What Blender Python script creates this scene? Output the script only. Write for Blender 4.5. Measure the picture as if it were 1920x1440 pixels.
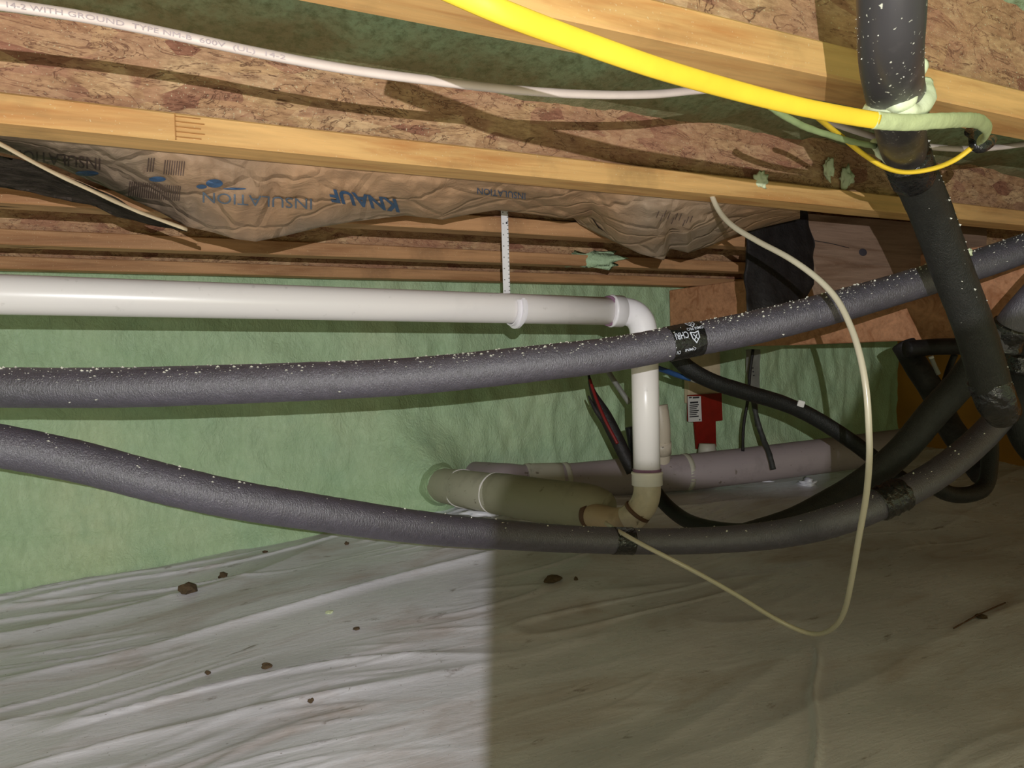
import bpy, bmesh, math, random
import numpy as np
from mathutils import Vector, Matrix, noise
random.seed(7)
SC = bpy.context.scene
for o in list(bpy.data.objects): bpy.data.objects.remove(o)

# ------------------------------------------------------------------ camera
HC = 0.62                      # camera height above the floor, metres
FPX = 1387.0
yaw, pit, rol = [math.radians(a) for a in (27.4, 2.16, -1.59)]
Fv = Vector((math.sin(yaw)*math.cos(pit), math.cos(yaw)*math.cos(pit), -math.sin(pit)))
r0 = Vector((math.cos(yaw), -math.sin(yaw), 0)); u0 = r0.cross(Fv)
Rv = math.cos(rol)*r0 + math.sin(rol)*u0
Uv = -math.sin(rol)*r0 + math.cos(rol)*u0
CAM = Vector((0, 0, HC))
cd = bpy.data.cameras.new('camera'); cam = bpy.data.objects.new('camera', cd)
SC.collection.objects.link(cam); SC.camera = cam
cd.sensor_width = 36; cd.lens = 36*FPX/1920; cd.clip_start = .02; cd.clip_end = 60
cam.matrix_world = Matrix(((Rv.x, Uv.x, -Fv.x, CAM.x), (Rv.y, Uv.y, -Fv.y, CAM.y), (Rv.z, Uv.z, -Fv.z, CAM.z), (0, 0, 0, 1)))

# measured positions: the ray of a photo pixel meets a real depth or a real plane
def ray(x, y): return (float(x)-960)/FPX*Rv + (720-float(y))/FPX*Uv + Fv
def P(x, y, d): return CAM + ray(x, y)*float(d)
def PY(x, y, Y): d = ray(x, y); return CAM + d*float(Y/d.y)
def PX(x, y, X): d = ray(x, y); return CAM + d*(X/d.x)
def PZ(x, y, Z): d = ray(x, y); return CAM + d*((Z-HC)/d.z)
def CC(x, y, z): return CAM + Rv*x + Uv*y + Fv*z

# ------------------------------------------------------------------ light
SC.view_settings.view_transform = 'Standard'; SC.view_settings.look = 'None'
SC.view_settings.gamma = 1; SC.view_settings.use_curve_mapping = False
SC.view_settings.exposure = 0.0
w = bpy.data.worlds.new('crawlspace_air'); SC.world = w; w.use_nodes = True
w.node_tree.nodes['Background'].inputs[0].default_value = (.78, .85, .50, 1)
w.node_tree.nodes['Background'].inputs[1].default_value = .54

def lamp(name, loc, energy, color, radius, falloff='Linear'):
    l = bpy.data.lights.new(name, 'POINT'); l.energy = 1; l.color = color; l.shadow_soft_size = radius
    l.use_nodes = True; nt = l.node_tree; em = nt.nodes['Emission']
    fo = nt.nodes.new('ShaderNodeLightFalloff'); fo.inputs['Strength'].default_value = energy
    nt.links.new(fo.outputs[falloff], em.inputs['Strength'])
    o = bpy.data.objects.new(name, l); SC.collection.objects.link(o); o.location = loc; return o
LP = CC(.015, .04, -.15)
lamp('flash_light', LP, 34, (.985, .975, 1.0), .0012)

lamp('added_floor_fill', CC(.34, -.26, -.05), 5.0, (1.0, .95, .66), .03, 'Quadratic')  # added fill light outside the frame, brightens the floor at lower right
# ------------------------------------------------------------------ helpers
def tag(o, label=None, cat=None, group=None, kind=None):
    if label: o['label'] = label
    if cat: o['category'] = cat
    if group: o['group'] = group
    if kind: o['kind'] = kind
    return o
def mesh_obj(name, verts, faces, mat, parent=None, smooth=True, thick=0):
    """parent given: a part in the parent's frame. None: top-level, origin at the low middle of the mesh."""
    vs = np.array([tuple(v) for v in verts], dtype=float)
    org = np.array(parent['_loc']) if parent is not None else np.array([vs[:, 0].mean(), vs[:, 1].mean(), vs[:, 2].min()])
    me = bpy.data.meshes.new(name)
    me.from_pydata([tuple(v) for v in (vs-org)], [], faces); me.update()
    if smooth: me.polygons.foreach_set('use_smooth', [True]*len(me.polygons))
    me.materials.append(mat)
    o = bpy.data.objects.new(name, me); SC.collection.objects.link(o)
    o['_loc'] = [float(a) for a in org]
    if parent is not None: o.parent = parent
    else: o.location = org
    if parent is not None and '_loc' in parent and parent.type == 'MESH' and parent.parent is not None: pass
    return o
def empty(name, loc, label, cat, group=None):
    o = bpy.data.objects.new(name, None); SC.collection.objects.link(o); o.location = loc
    o.empty_display_size = .05; o['_loc'] = [float(a) for a in loc]
    return tag(o, label, cat, group)
def catmull(pts, n):
    out = []
    P_ = [pts[0]] + list(pts) + [pts[-1]]
    for i in range(1, len(P_)-2):
        a, b, c, d = [np.array(P_[i+k], float) for k in (-1, 0, 1, 2)]
        for j in range(n):
            t = j/n
            out.append(.5*((2*b)+(-a+c)*t+(2*a-5*b+4*c-d)*t*t+(-a+3*b-3*c+d)*t**3))
    out.append(np.array(pts[-1], float)); return out
def frames(path):
    path = [Vector(p[:3]) for p in path]; T = []
    for i in range(len(path)):
        a = path[max(i-1, 0)]; b = path[min(i+1, len(path)-1)]; T.append((b-a).normalized())
    n = T[0].orthogonal().normalized(); out = []
    for i, t in enumerate(T):
        n = (n - t*n.dot(t)).normalized(); out.append((path[i], t, n, t.cross(n)))
    return out
def sweep(path, rad, seg=20, wob=0, sx=1, sy=1, cap=True, up=None, wfreq=40):
    """path rows (x,y,z[,r]); returns verts, faces of a closed tube; sx, sy flatten the section; up fixes its roll"""
    fr = frames(path); V = []; Fc = []
    for i, (p, t, n, b) in enumerate(fr):
        if up is not None:
            n = (up - t*up.dot(t)).normalized(); b = t.cross(n)
        r = path[i][3] if len(path[i]) > 3 else rad
        for k in range(seg):
            a = 2*math.pi*k/seg
            d = n*math.cos(a)*sx + b*math.sin(a)*sy
            rr = r
            if wob: rr += wob*noise.noise((p + d*r)*wfreq)
            V.append(p + d*rr)
    for i in range(len(fr)-1):
        for k in range(seg):
            a = i*seg+k; b_ = i*seg+(k+1) % seg
            Fc.append((a, b_, b_+seg, a+seg))
    if cap:
        Fc.append(tuple(range(seg))[::-1]); m = (len(fr)-1)*seg; Fc.append(tuple(m+k for k in range(seg)))
    return V, Fc
def tube(name, pts, rad, mat, parent=None, n=8, **kw):
    """pts: world rows"""
    V, Fc = sweep(catmull(pts, n), rad, **kw)
    return mesh_obj(name, V, Fc, mat, parent)
def pix(rows):
    """rows (px,py,depth[,radius]) -> world rows"""
    return [tuple(P(*r[:3])) + tuple(r[3:]) for r in rows]
def box(lo, hi, bev=0, jit=0):
    bm = bmesh.new(); bmesh.ops.create_cube(bm, size=1)
    for v in bm.verts:
        v.co = Vector([(lo[i]+hi[i])/2 + v.co[i]*(hi[i]-lo[i]) for i in range(3)])
    if bev: bmesh.ops.bevel(bm, geom=bm.edges[:], offset=bev, segments=2, affect='EDGES')
    V = [v.co.copy() for v in bm.verts]; Fc = [[v.index for v in f.verts] for f in bm.faces]; bm.free(); return V, Fc
def long_board(x0, x1, y0, y1, z0, z1, bev=.002, n=60, wave=.0012, seed=0):
    """board along X with slightly wavy, rounded edges"""
    sec = []
    for cx, cy, sx_, sy_ in ((y0, z0, 1, 1), (y1, z0, -1, 1), (y1, z1, -1, -1), (y0, z1, 1, -1)):
        pass
    sec = [(y0, z0+bev), (y0+bev, z0), (y1-bev, z0), (y1, z0+bev), (y1, z1-bev), (y1-bev, z1), (y0+bev, z1), (y0, z1-bev)]
    V = []; Fc = []
    for i in range(n+1):
        x = x0+(x1-x0)*i/n
        dy = wave*noise.noise(Vector((x*2.5, seed, 0))); dz = wave*noise.noise(Vector((x*2.5, seed, 7)))
        for (y, z) in sec: V.append(Vector((x, y+dy, z+dz)))
    m = len(sec)
    for i in range(n):
        for k in range(m): Fc.append((i*m+k, (i+1)*m+k, (i+1)*m+(k+1) % m, i*m+(k+1) % m))
    Fc.append(tuple(range(m))); Fc.append(tuple(n*m+k for k in range(m))[::-1])
    return V, Fc
def grid(nu, nv, fn):
    V = [fn(i/nu, j/nv) for j in range(nv+1) for i in range(nu+1)]
    Fc = [(j*(nu+1)+i, j*(nu+1)+i+1, (j+1)*(nu+1)+i+1, (j+1)*(nu+1)+i) for j in range(nv) for i in range(nu)]
    return V, Fc
def fbm(x, y, z=0, o=4):
    return noise.fractal(Vector((x, y, z)), 1.0, 2.0, o, noise_basis='PERLIN_ORIGINAL')
def lerp_tab(tab, x):
    xs = [t[0] for t in tab]; return float(np.interp(x, xs, [t[1] for t in tab]))

# ------------------------------------------------------------------ materials
def srgb(r, g, b):
    f = lambda c: (c/255/12.92) if c <= 10 else ((c/255+.055)/1.055)**2.4
    return (f(r), f(g), f(b), 1)
class M:
    def __init__(s, name, rough=.6, spec=.4):
        s.m = bpy.data.materials.new(name); s.m.use_nodes = True; s.nt = s.m.node_tree
        s.b = s.nt.nodes['Principled BSDF']; s.b.inputs['Roughness'].default_value = rough
        s.b.inputs['Specular IOR Level'].default_value = spec
        s.tc = s.nt.nodes.new('ShaderNodeTexCoord').outputs['Object']
    def n(s, t, **kw):
        nd = s.nt.nodes.new(t)
        for k, v in kw.items():
            if k in nd.inputs: nd.inputs[k].default_value = v
            else: setattr(nd, k, v)
        return nd
    def l(s, a, b): s.nt.links.new(a, b)
    def map(s, scale, rot=(0, 0, 0), src=None):
        m = s.n('ShaderNodeMapping'); m.inputs['Scale'].default_value = scale; m.inputs['Rotation'].default_value = rot
        s.l(src or s.tc, m.inputs['Vector']); return m.outputs[0]
    def noise(s, sc, det=4, rough=.55, vec=None, dist=0):
        nd = s.n('ShaderNodeTexNoise', Scale=sc, Detail=det, Roughness=rough, Distortion=dist); s.l(vec or s.tc, nd.inputs['Vector']); return nd.outputs['Fac']
    def ramp(s, fac, stops):
        r = s.n('ShaderNodeValToRGB'); s.l(fac, r.inputs[0]); e = r.color_ramp.elements
        while len(e) < len(stops): e.new(.5)
        for el, (p, c) in zip(e, stops): el.position = p; el.color = c if len(c) == 4 else (*c, 1)
        return r.outputs[0]
    def mix(s, fac, a, b, mode='MIX'):
        x = s.n('ShaderNodeMix', data_type='RGBA', blend_type=mode)
        if hasattr(fac, 'node'): s.l(fac, x.inputs[0])
        else: x.inputs[0].default_value = fac
        for v, i in ((a, 6), (b, 7)):
            if hasattr(v, 'node'): s.l(v, x.inputs[i])
            else: x.inputs[i].default_value = v
        return x.outputs[2]
    def math(s, op, a, b=0):
        x = s.n('ShaderNodeMath', operation=op)
        for v, i in ((a, 0), (b, 1)):
            if hasattr(v, 'node'): s.l(v, x.inputs[i])
            else: x.inputs[i].default_value = v
        return x.outputs[0]
    def col(s, c):
        if hasattr(c, 'node'): s.l(c, s.b.inputs['Base Color'])
        else: s.b.inputs['Base Color'].default_value = c
        return s
    def bump(s, h, strength=.4, dist=.003):
        bp = s.n('ShaderNodeBump', Strength=strength, Distance=dist); s.l(h, bp.inputs['Height']); s.l(bp.outputs[0], s.b.inputs['Normal']); return s

def plain(name, c, rough=.5, var=.15, scale=30, bump=.2, bscale=200, bdist=.001, spec=.4):
    m = M(name, rough, spec); c1 = srgb(*c); c0 = tuple(a*(1-var) for a in c1[:3])+(1,); c2 = tuple(min(1, a*(1+var)) for a in c1[:3])+(1,)
    m.col(m.ramp(m.noise(scale), [(.3, c0), (.7, c2)]))
    m.bump(m.noise(bscale), bump, bdist); return m.m

def wood(name, base, dark, knots=True, grain=1.0, dust=None):
    m = M(name, .62, .25)
    g1 = m.noise(14, 6, .6, m.map((.12, 1.6, 1.6)), 1.2)
    g2 = m.noise(120, 3, .6, m.map((.06, 1, 1)))
    c = m.ramp(g1, [(.30, srgb(*dark)), (.5, srgb(*base)), (.72, srgb(*[min(255, a*1.09) for a in base]))])
    c = m.mix(m.ramp(g2, [(.45, (0, 0, 0)), (.75, (.35*grain,)*3)]), c, srgb(*[a*.72 for a in base]))
    if knots:
        v = m.n('ShaderNodeTexVoronoi', Scale=1.0); m.l(m.map((3.1, 14, 14)), v.inputs['Vector'])
        k = m.ramp(v.outputs['Distance'], [(.05, (1, 1, 1)), (.13, (0, 0, 0))])
        c = m.mix(k, c, srgb(92, 58, 36))
    # dirty rub marks and overspray dust
    st = m.ramp(m.noise(5, 5, .65), [(.56, (0, 0, 0)), (.72, (.5, .5, .5))])
    c = m.mix(st, c, srgb(*[a*.62 for a in base]))
    sp = m.ramp(m.noise(420, 1, .5), [(.70, (0, 0, 0)), (.78, (.55,)*3)])
    c = m.mix(sp, c, srgb(222, 205, 165))
    m.col(c); m.bump(g2, .22, .001); return m.m

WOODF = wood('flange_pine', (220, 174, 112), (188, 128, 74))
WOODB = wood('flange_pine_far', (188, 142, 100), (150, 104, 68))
WOODR = wood('beam_fir', (196, 142, 106), (160, 104, 70), knots=False)
WOODG = wood('weathered_plank', (148, 122, 104), (112, 84, 66), knots=False, grain=1.6)
AMBER = plain('amber_panel', (172, 118, 44), .7, .25, 3, .3, 60)
STUD = plain('pale_stud', (196, 178, 148), .7, .15, 20, .3, 120)

def osb():
    m = M('osb_web', .8, .15)
    wv = m.n('ShaderNodeMix', data_type='VECTOR'); wv.inputs[0].default_value = .022
    nz = m.n('ShaderNodeTexNoise', Scale=9.0, Detail=3); m.l(m.tc, nz.inputs['Vector']); m.l(m.tc, wv.inputs[4]); m.l(nz.outputs['Color'], wv.inputs[5])
    def flakes(scale, rot):
        v = m.n('ShaderNodeTexVoronoi', Scale=1.0, feature='F1'); m.l(m.map(scale, rot, wv.outputs[1]), v.inputs['Vector'])
        sep = m.n('ShaderNodeSeparateColor'); m.l(v.outputs['Color'], sep.inputs[0]); return sep.outputs[0], v.outputs['Distance']
    stops = [(0, srgb(206, 170, 128)), (.22, srgb(188, 146, 112)), (.42, srgb(216, 180, 136)), (.62, srgb(182, 138, 110)), (.80, srgb(222, 188, 146)), (.97, srgb(160, 114, 92))]
    a, da = flakes((15, 10, 46), (0, .5, 0)); b, db = flakes((17, 10, 52), (0, -.6, 0))
    sel = m.ramp(m.noise(9, 2), [(.47, (0, 0, 0)), (.53, (1, 1, 1))])
    c = m.mix(sel, m.ramp(a, stops), m.ramp(b, stops))
    fine = m.noise(60, 5, .7, m.map((1, 1, 3)))
    c = m.mix(.85, c, m.ramp(fine, [(.32, (.42, .36, .33)), (.60, (.92, .90, .87))]), 'MULTIPLY')
    # thin dark strand edges
    s1 = m.noise(13, 4, .6, m.map((1, 1, 3.0), (0, .45, 0)), 1.5)
    cr = m.math('ABSOLUTE', m.math('SUBTRACT', s1, .5))
    c = m.mix(m.ramp(cr, [(.0, (.85,)*3), (.020, (0, 0, 0))]), c, srgb(78, 48, 38))
    # pinkish worn zones and dust
    c = m.mix(m.ramp(m.noise(5, 4), [(.45, (0, 0, 0)), (.68, (.45,)*3)]), c, srgb(170, 118, 96))
    sp = m.ramp(m.noise(380, 1, .5), [(.66, (0, 0, 0)), (.74, (.7,)*3)])
    c = m.mix(sp, c, srgb(205, 196, 160))
    m.col(c); m.bump(m.math('ADD', fine, m.math('MULTIPLY', da, .5)), .5, .003); return m.m
OSB = osb()

def foam():
    m = M('green_spray_foam', .42, .38)
    c = m.ramp(m.noise(2.2, 4, .55), [(.28, srgb(160, 190, 150)), (.52, srgb(176, 201, 162)), (.75, srgb(192, 208, 168))])
    c = m.mix(m.ramp(m.noise(7, 4, .6), [(.55, (0, 0, 0)), (.75, (.5,)*3)]), c, srgb(160, 192, 158))
    m.col(c)
    f1 = m.noise(40, 5, .65, m.map((1, 1, .55)), 1.6); f2 = m.noise(170, 3, .6, m.map((1, 1, .6)))
    m.bump(m.math('ADD', f1, m.math('MULTIPLY', f2, .4)), .75, .008); return m.m
FOAM = foam()
def foam_dirty():
    m = M('dusty_green_foam', .75, .2)
    c = m.ramp(m.noise(6, 4), [(.3, srgb(142, 166, 132)), (.7, srgb(168, 190, 152))])
    grit = m.noise(70, 5, .75)
    # brown bare patches where the foam thins out on the board
    sep = m.n('ShaderNodeSeparateXYZ'); m.l(m.tc, sep.inputs[0])
    edge = m.math('ADD', m.math('MULTIPLY', sep.outputs[1], 3.2), m.math('MULTIPLY', m.noise(12, 5, .7), 1.0))
    c = m.mix(m.ramp(edge, [(.58, (0, 0, 0)), (.95, (.8,)*3)]), c, srgb(126, 110, 76))
    c = m.mix(m.ramp(grit, [(.46, (0, 0, 0)), (.66, (.6,)*3)]), c, srgb(84, 92, 56))
    m.col(c); m.bump(grit, .7, .005); return m.m
FOAMD = foam_dirty()

def poly():
    m = M('vapor_barrier', .30, .5)
    c = m.ramp(m.noise(2.5, 5, .6), [(.3, srgb(204, 204, 214)), (.7, srgb(230, 230, 240))])
    st = m.noise(2.6, 6, .62, m.map((1, 2.6, 1), (0, 0, WR_ANG)), .6)
    c = m.mix(m.ramp(st, [(.50, (0, 0, 0)), (.70, (.5,)*3)]), c, srgb(158, 132, 110))
    st2 = m.noise(9, 6, .7, m.map((1, 2.6, 1), (0, 0, WR_ANG)), .4)
    c = m.mix(m.ramp(st2, [(.62, (0, 0, 0)), (.72, (.7,)*3)]), c, srgb(96, 70, 54))
    c = m.mix(m.ramp(m.noise(170, 2), [(.71, (0, 0, 0)), (.76, (.7,)*3)]), c, srgb(90, 66, 50))
    m.col(c)
    m.l(m.ramp(st, [(.4, (.24,)*3), (.7, (.6,)*3)]), m.b.inputs['Roughness'])
    m.b.inputs['Subsurface Weight'].default_value = 0
    m.bump(m.noise(26, 4, .6, m.map((1, 3.5, 1), (0, 0, WR_ANG)), .5), .22, .006); return m.m
a_, b_ = PZ(0, 1370, 0), PZ(860, 1180, 0)
WR = math.atan2(b_.y-a_.y, b_.x-a_.x); WR_ANG = -WR
POLY = poly()

def pipe_foam(name, c, spec=.5, ior=1.5):
    m = M(name, .40, min(1, spec)); m.b.inputs['IOR'].default_value = ior; c1 = srgb(*c)
    c = m.ramp(m.noise(60, 5, .7), [(.3, tuple(a*.75 for a in c1[:3])+(1,)), (.7, tuple(a*1.25 for a in c1[:3])+(1,))])
    fl = m.noise(260, 3, .7, m.map((1.8, 1.8, .5)))
    c = m.mix(m.ramp(fl, [(.56, (0, 0, 0)), (.70, (.5,)*3)]), c, tuple(min(1, a*2.4) for a in c1[:3])+(1,))
    m.col(c)
    m.bump(m.math('ADD', fl, m.math('MULTIPLY', m.noise(700, 2, .6), .4)), .8, .0022); return m.m
GREYF = pipe_foam('grey_pipe_foam', (76, 72, 84), 1.0, 1.6)
DARKF = pipe_foam('dark_pipe_foam', (40, 40, 38), .35)
BLACKF = pipe_foam('black_pipe_foam', (26, 27, 26), .35)
def pvc(name, c, rough=.32, dirt=.25):
    m = M(name, rough, .5); k = m.ramp(m.noise(8, 5, .65), [(.55, (0, 0, 0)), (.75, (dirt,)*3)])
    b = m.mix(k, srgb(*c), srgb(*[a*.55 for a in c]))
    k2 = m.ramp(m.noise(45, 3, .6), [(.66, (0, 0, 0)), (.72, (dirt*1.6,)*3)])
    m.col(m.mix(k2, b, srgb(90, 78, 62))); m.bump(m.noise(25), .05, .001); return m.m
PVC = pvc('white_pvc', (234, 229, 227), .3, .10)
PVCW = pvc('clean_white_pvc', (240, 237, 242), .3, .04)
PVCD = pvc('dirty_white_pvc', (196, 184, 166), .45, .5)
PVCG = pvc('dusty_sewer_pvc', (176, 172, 156), .55, .45)
PVCP = pvc('mauve_grey_pvc', (150, 138, 140), .6, .45)
PRIMER = plain('purple_primer', (134, 100, 124), .5)
RUST = plain('brown_primer', (92, 66, 50), .7)
YEL = plain('yellow_jacket', (228, 192, 52), .5, .06, 40, .1)
YELF = plain('overspray_jacket', (176, 188, 140), .6, .14, 90, .5, 220)
WHITEC = plain('white_jacket', (206, 192, 184), .5, .06, 40, .05)
GREENC = plain('green_cable', (150, 168, 118), .5)
TUBEM = M('milky_tube', .25, .6); TUBEM.col(srgb(214, 206, 184)); TUBEM.b.inputs['Transmission Weight'].default_value = .25; TUBEM = TUBEM.m
TAPE = plain('black_tape', (20, 20, 24), .16, .2, 60, .9, 70, .006, .9)
BPLAST = plain('black_plastic', (30, 27, 27), .6, .4, 30, .8, 60, .004, .35)
def dusty_black():
    m = M('dusty_black_pipe', .38, .5)
    k = m.ramp(m.noise(14, 5, .7), [(.5, (0, 0, 0)), (.8, (.5,)*3)])
    c = m.mix(k, srgb(58, 56, 58), srgb(128, 120, 120))
    c = m.mix(m.ramp(m.noise(300, 1), [(.7, (0, 0, 0)), (.76, (.9,)*3)]), c, srgb(205, 205, 190)); m.col(c); return m.m
DBLACK = dusty_black()
FOAMW = plain('pale_foam', (212, 222, 186), .5, .1, 40, .4, 120, .002)
SPECK = plain('foam_speck', (234, 233, 220), .5)
def kraft():
    m = M('kraft_paper', .62, .25)
    c = m.ramp(m.noise(9, 5, .6), [(.3, srgb(150, 118, 90)), (.7, srgb(190, 152, 118))])
    c = m.mix(m.ramp(m.noise(3, 3, .5), [(.42, (.75,)*3), (.62, (0, 0, 0))]), c, srgb(142, 128, 112))
    m.col(c); v = m.n('ShaderNodeTexVoronoi', Scale=11.0, feature='DISTANCE_TO_EDGE'); m.l(m.map((1, 1, 1.6)), v.inputs['Vector']); m.bump(m.math('ADD', m.noise(16, 6, .65, None, .8), m.math('MULTIPLY', m.ramp(v.outputs[0], [(0, (0, 0, 0)), (.10, (1, 1, 1))]), .6)), .8, .006); return m.m
KRAFT = kraft()
INKB = plain('blue_ink', (60, 88, 122), .6); INKP = plain('pale_blue_ink', (96, 108, 122), .6); INKD = plain('brown_ink', (92, 74, 66), .7)
RED = plain('red_board', (120, 22, 14), .45, .15)
TAGW = plain('tag_paper', (205, 203, 200), .5, .04); INK = plain('black_ink', (38, 38, 42), .6)
TAPEINK = plain('tape_print', (205, 210, 225), .4, .05)
DIRT = plain('dirt_clod', (86, 70, 52), .95, .35, 60, .8, 90, .004)
BLUE = plain('blue_pex', (40, 74, 120), .4)
BARN = plain('brown_cable', (60, 36, 30), .5); REDW = plain('red_wire', (110, 22, 22), .45)
GALV = plain('grey_strap_metal', (122, 122, 116), .5)
FIBER = plain('dark_fiberglass', (60, 53, 48), .95, .5, 25, 1, 60, .01, .05)
HANG = plain('white_strap_plastic', (232, 230, 232), .35, .04)

# ------------------------------------------------------------------ setting: floor
BASE = [(-3, -.02), (-.34, .0), (.06, .015), (.52, .06), (.92, .085), (1.6, .12), (2.8, .13), (3.6, .12), (5, .12)]
ca, sa = math.cos(WR), math.sin(WR)
CRE = [PZ(1530, 1200, .0), PZ(1528, 1440, .0)]
def floor_z(x, y):
    t = max(0, min(1, (y-1.2)/1.15)); t = t*t*(3-2*t)
    h = lerp_tab(BASE, x)*t
    h += .018*fbm(x*1.3, y*1.3, 3, 2)
    s = x*ca+y*sa; q = -x*sa+y*ca
    wq = q + .05*fbm(s*1.4, q*1.4, 5, 2)
    left = 1/(1+math.exp(((x-.62*y)-.25)*4))      # the sheet is pulled into creases on the left, lies slacker on the right
    n1 = noise.noise(Vector((s*.8, wq*3.4, 1))); r1 = max(0, 1-abs(n1)*3.0)**2
    n2 = noise.noise(Vector((s*1.3, wq*9+1.6*noise.noise(Vector((s*1.3, q*1.3, 4))), 9))); r2 = max(0, 1-abs(n2)*8)**1.4
    n3 = noise.noise(Vector((s*2.6, wq*20+1.5*noise.noise(Vector((s*2, q*2, 14))), 17))); r3 = max(0, 1-abs(n3)*8)**1.3
    m2 = max(0, min(1, .35+2.2*noise.noise(Vector((s*1.2, q*2.4, 31)))))
    m3 = max(0, min(1, -.1+2.6*noise.noise(Vector((s*1.6, q*3.0, 61)))))
    h += left*(.014*r1 + .0100*r2*m2 + .0060*r3*m3) + (1-left)*(.007*r1 + .0016*r2*m2)
    h += .016*noise.noise(Vector((s*.8, wq*2.6, 40)))
    # long straight crease running towards the camera
    ax, ay = CRE[0].x, CRE[0].y; bx, by = CRE[1].x, CRE[1].y; L = math.hypot(bx-ax, by-ay)
    tt = ((x-ax)*(bx-ax)+(y-ay)*(by-ay))/L/L; dd = ((x-ax)*(by-ay)-(y-ay)*(bx-ax))/L + .004*math.sin(tt*9)
    if -.02 < tt < 1.6: h += .011*math.exp(-(dd/.0055)**2)*min(1, (tt+.02)*6)
    return h
def floor_pt(u, v):
    y = -.6 + 3.1*v**.9; x = -1.1 + 4.7*u
    return Vector((x, y, floor_z(x, y)))
V, Fc = grid(800, 520, floor_pt)
mesh_obj('floor', V, Fc, POLY)['kind'] = 'structure'

# back wall: sprayed foam over the foundation
def wall_pt(u, v):
    x = -1.6 + 5.4*u; z = -.12 + 1.12*v
    b = .030*fbm(x*1.8, z*1.8, 2, 3)
    cx = .5+.5*math.tanh((x-.5)*2)
    b += (.004+.007*cx)*fbm(x*13, z*7, 5, 4) + .012*max(0, noise.noise(Vector((x*5, z*5, 9))))
    k = noise.noise(Vector((x*9, z*2.4, 21))); b += .007*cx*max(0, 1-abs(k)*5)
    k = noise.noise(Vector((x*3, z*6, 51))); b += .006*(1-cx)*max(0, 1-abs(k)*6)
    pc = PW0; d2 = ((x-pc.x)**2+(z-pc.z)**2); b += .15*math.exp(-d2/.022)       # collar round the sewer pipe
    b += .05*math.exp(-((z-floor_z(x, 2.4))/.05)**2)*(.4+.6*cx)
    return Vector((x, 2.47-b, z))
PW0 = P(835, 912, 2.40)
V, Fc = grid(420, 110, wall_pt)
mesh_obj('wall_back', V, Fc, FOAM)['kind'] = 'structure'
V, Fc = grid(60, 40, lambda u, v: Vector((3.5+.01*noise.noise(Vector((u*9, v*9, 0))), -.6+3.1*u, -.05+1.2*v)))
mesh_obj('wall_right', V, Fc, AMBER)['kind'] = 'structure'

# ------------------------------------------------------------------ joists
ZB = HC+.259; FH = .0325; FW = .054; SP = .447; YF = .941
ceil_z = ZB+.241
V, Fc = box((-1.6, -1.0, ceil_z), (3.7, 2.6, ceil_z+.018), 0)
ceil = mesh_obj('ceiling', V, Fc, OSB, smooth=False); ceil['kind'] = 'structure'
# green foam filling the two nearest bays down to a few centimetres above the flanges
def bay(y0, y1, z0, seed):
    def fn(u, v):
        x = -1.5+5.1*u; y = y0+(y1-y0)*v
        e = 4*v*(1-v)
        return Vector((x, y, z0 + .014/(1+math.exp((x-.3)*6)) + .030*e + .016*fbm(x*4, y*6, seed, 3) + .003*noise.noise(Vector((x*60, y*60, seed)))))
    return grid(340, 40, fn)
tag(mesh_obj('spray_foam', *bay(YF-SP+.025, YF+.028, ZB+.118, 3), FOAMD, ceil), 'dusty dark green sprayed foam between the two nearest joists')
tag(mesh_obj('spray_foam', *bay(YF-2*SP+.02, YF-SP+.028, ZB+.135, 8), FOAMD, ceil), 'green foam above the nearest joist')

JL = ['nearest wooden joist crossing the top right corner behind the yellow cable',
      'bright pine joist with finger joint running across the whole frame above the paper insulation',
      'pine joist half hidden behind the sagging brown paper insulation',
      'narrow far joist with a pale green foam patch near its right end',
      'farthest joist directly above the top of the green wall']
for k in range(-1, 4):
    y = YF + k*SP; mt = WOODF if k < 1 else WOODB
    e = empty('wooden_joist', (0.4, y+FW/2, ZB), JL[k+1], 'joist', 'joists holding up the floor above')
    x0, x1 = -1.5, 3.45
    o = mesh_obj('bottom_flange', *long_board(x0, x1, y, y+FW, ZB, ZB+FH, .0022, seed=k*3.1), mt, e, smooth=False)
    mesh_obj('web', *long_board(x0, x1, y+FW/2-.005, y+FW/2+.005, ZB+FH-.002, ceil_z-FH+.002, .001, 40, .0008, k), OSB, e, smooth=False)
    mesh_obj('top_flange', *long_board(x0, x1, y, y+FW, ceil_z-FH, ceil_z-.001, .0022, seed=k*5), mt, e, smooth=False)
    if k == 0:   # finger joint: a row of interlocked slots on the front of the flange
        p = PY(330, 214, y); V2 = []; F2 = []
        for i in range(5):
            z = ZB+.004+i*.0058
            v_, f_ = box((p.x-.001, y-.0011, z), (p.x+.026+.004*(i % 2), y+.001, z+.0011)); F2 += [[q+len(V2) for q in f] for f in f_]; V2 += v_
        v_, f_ = box((p.x-.002, y-.0011, ZB+.001), (p.x-.0006, y+.001, ZB+FH-.002)); F2 += [[q+len(V2) for q in f] for f in f_]; V2 += v_
        tag(mesh_obj('finger_joint', V2, F2, plain('glue_line', (168, 118, 62), .7), e, smooth=False), 'dark glued finger joint slots')

# support beam: runs towards the camera, joists bear on it
bx = 2.0
def beam_v(y0, y1, z0, z1, x0, x1, bev=.003, n=40):
    V, Fc = long_board(y0, y1, 0, x1-x0, z0, z1, bev, n, .002, 5)
    return [Vector((x0+v.y, v.x, v.z)) for v in V], [f[::-1] for f in Fc]
V, Fc = beam_v(.3, 2.42, HC+.012, HC+.254, bx, bx+.115)
WOODY = wood('beam_fir_long', (196, 142, 106), (160, 104, 70), knots=False)
o = mesh_obj('support_beam', V, Fc, WOODY, smooth=False); tag(o, 'reddish solid wooden beam carrying the joists behind the grey pipe at right', 'beam')

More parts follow.
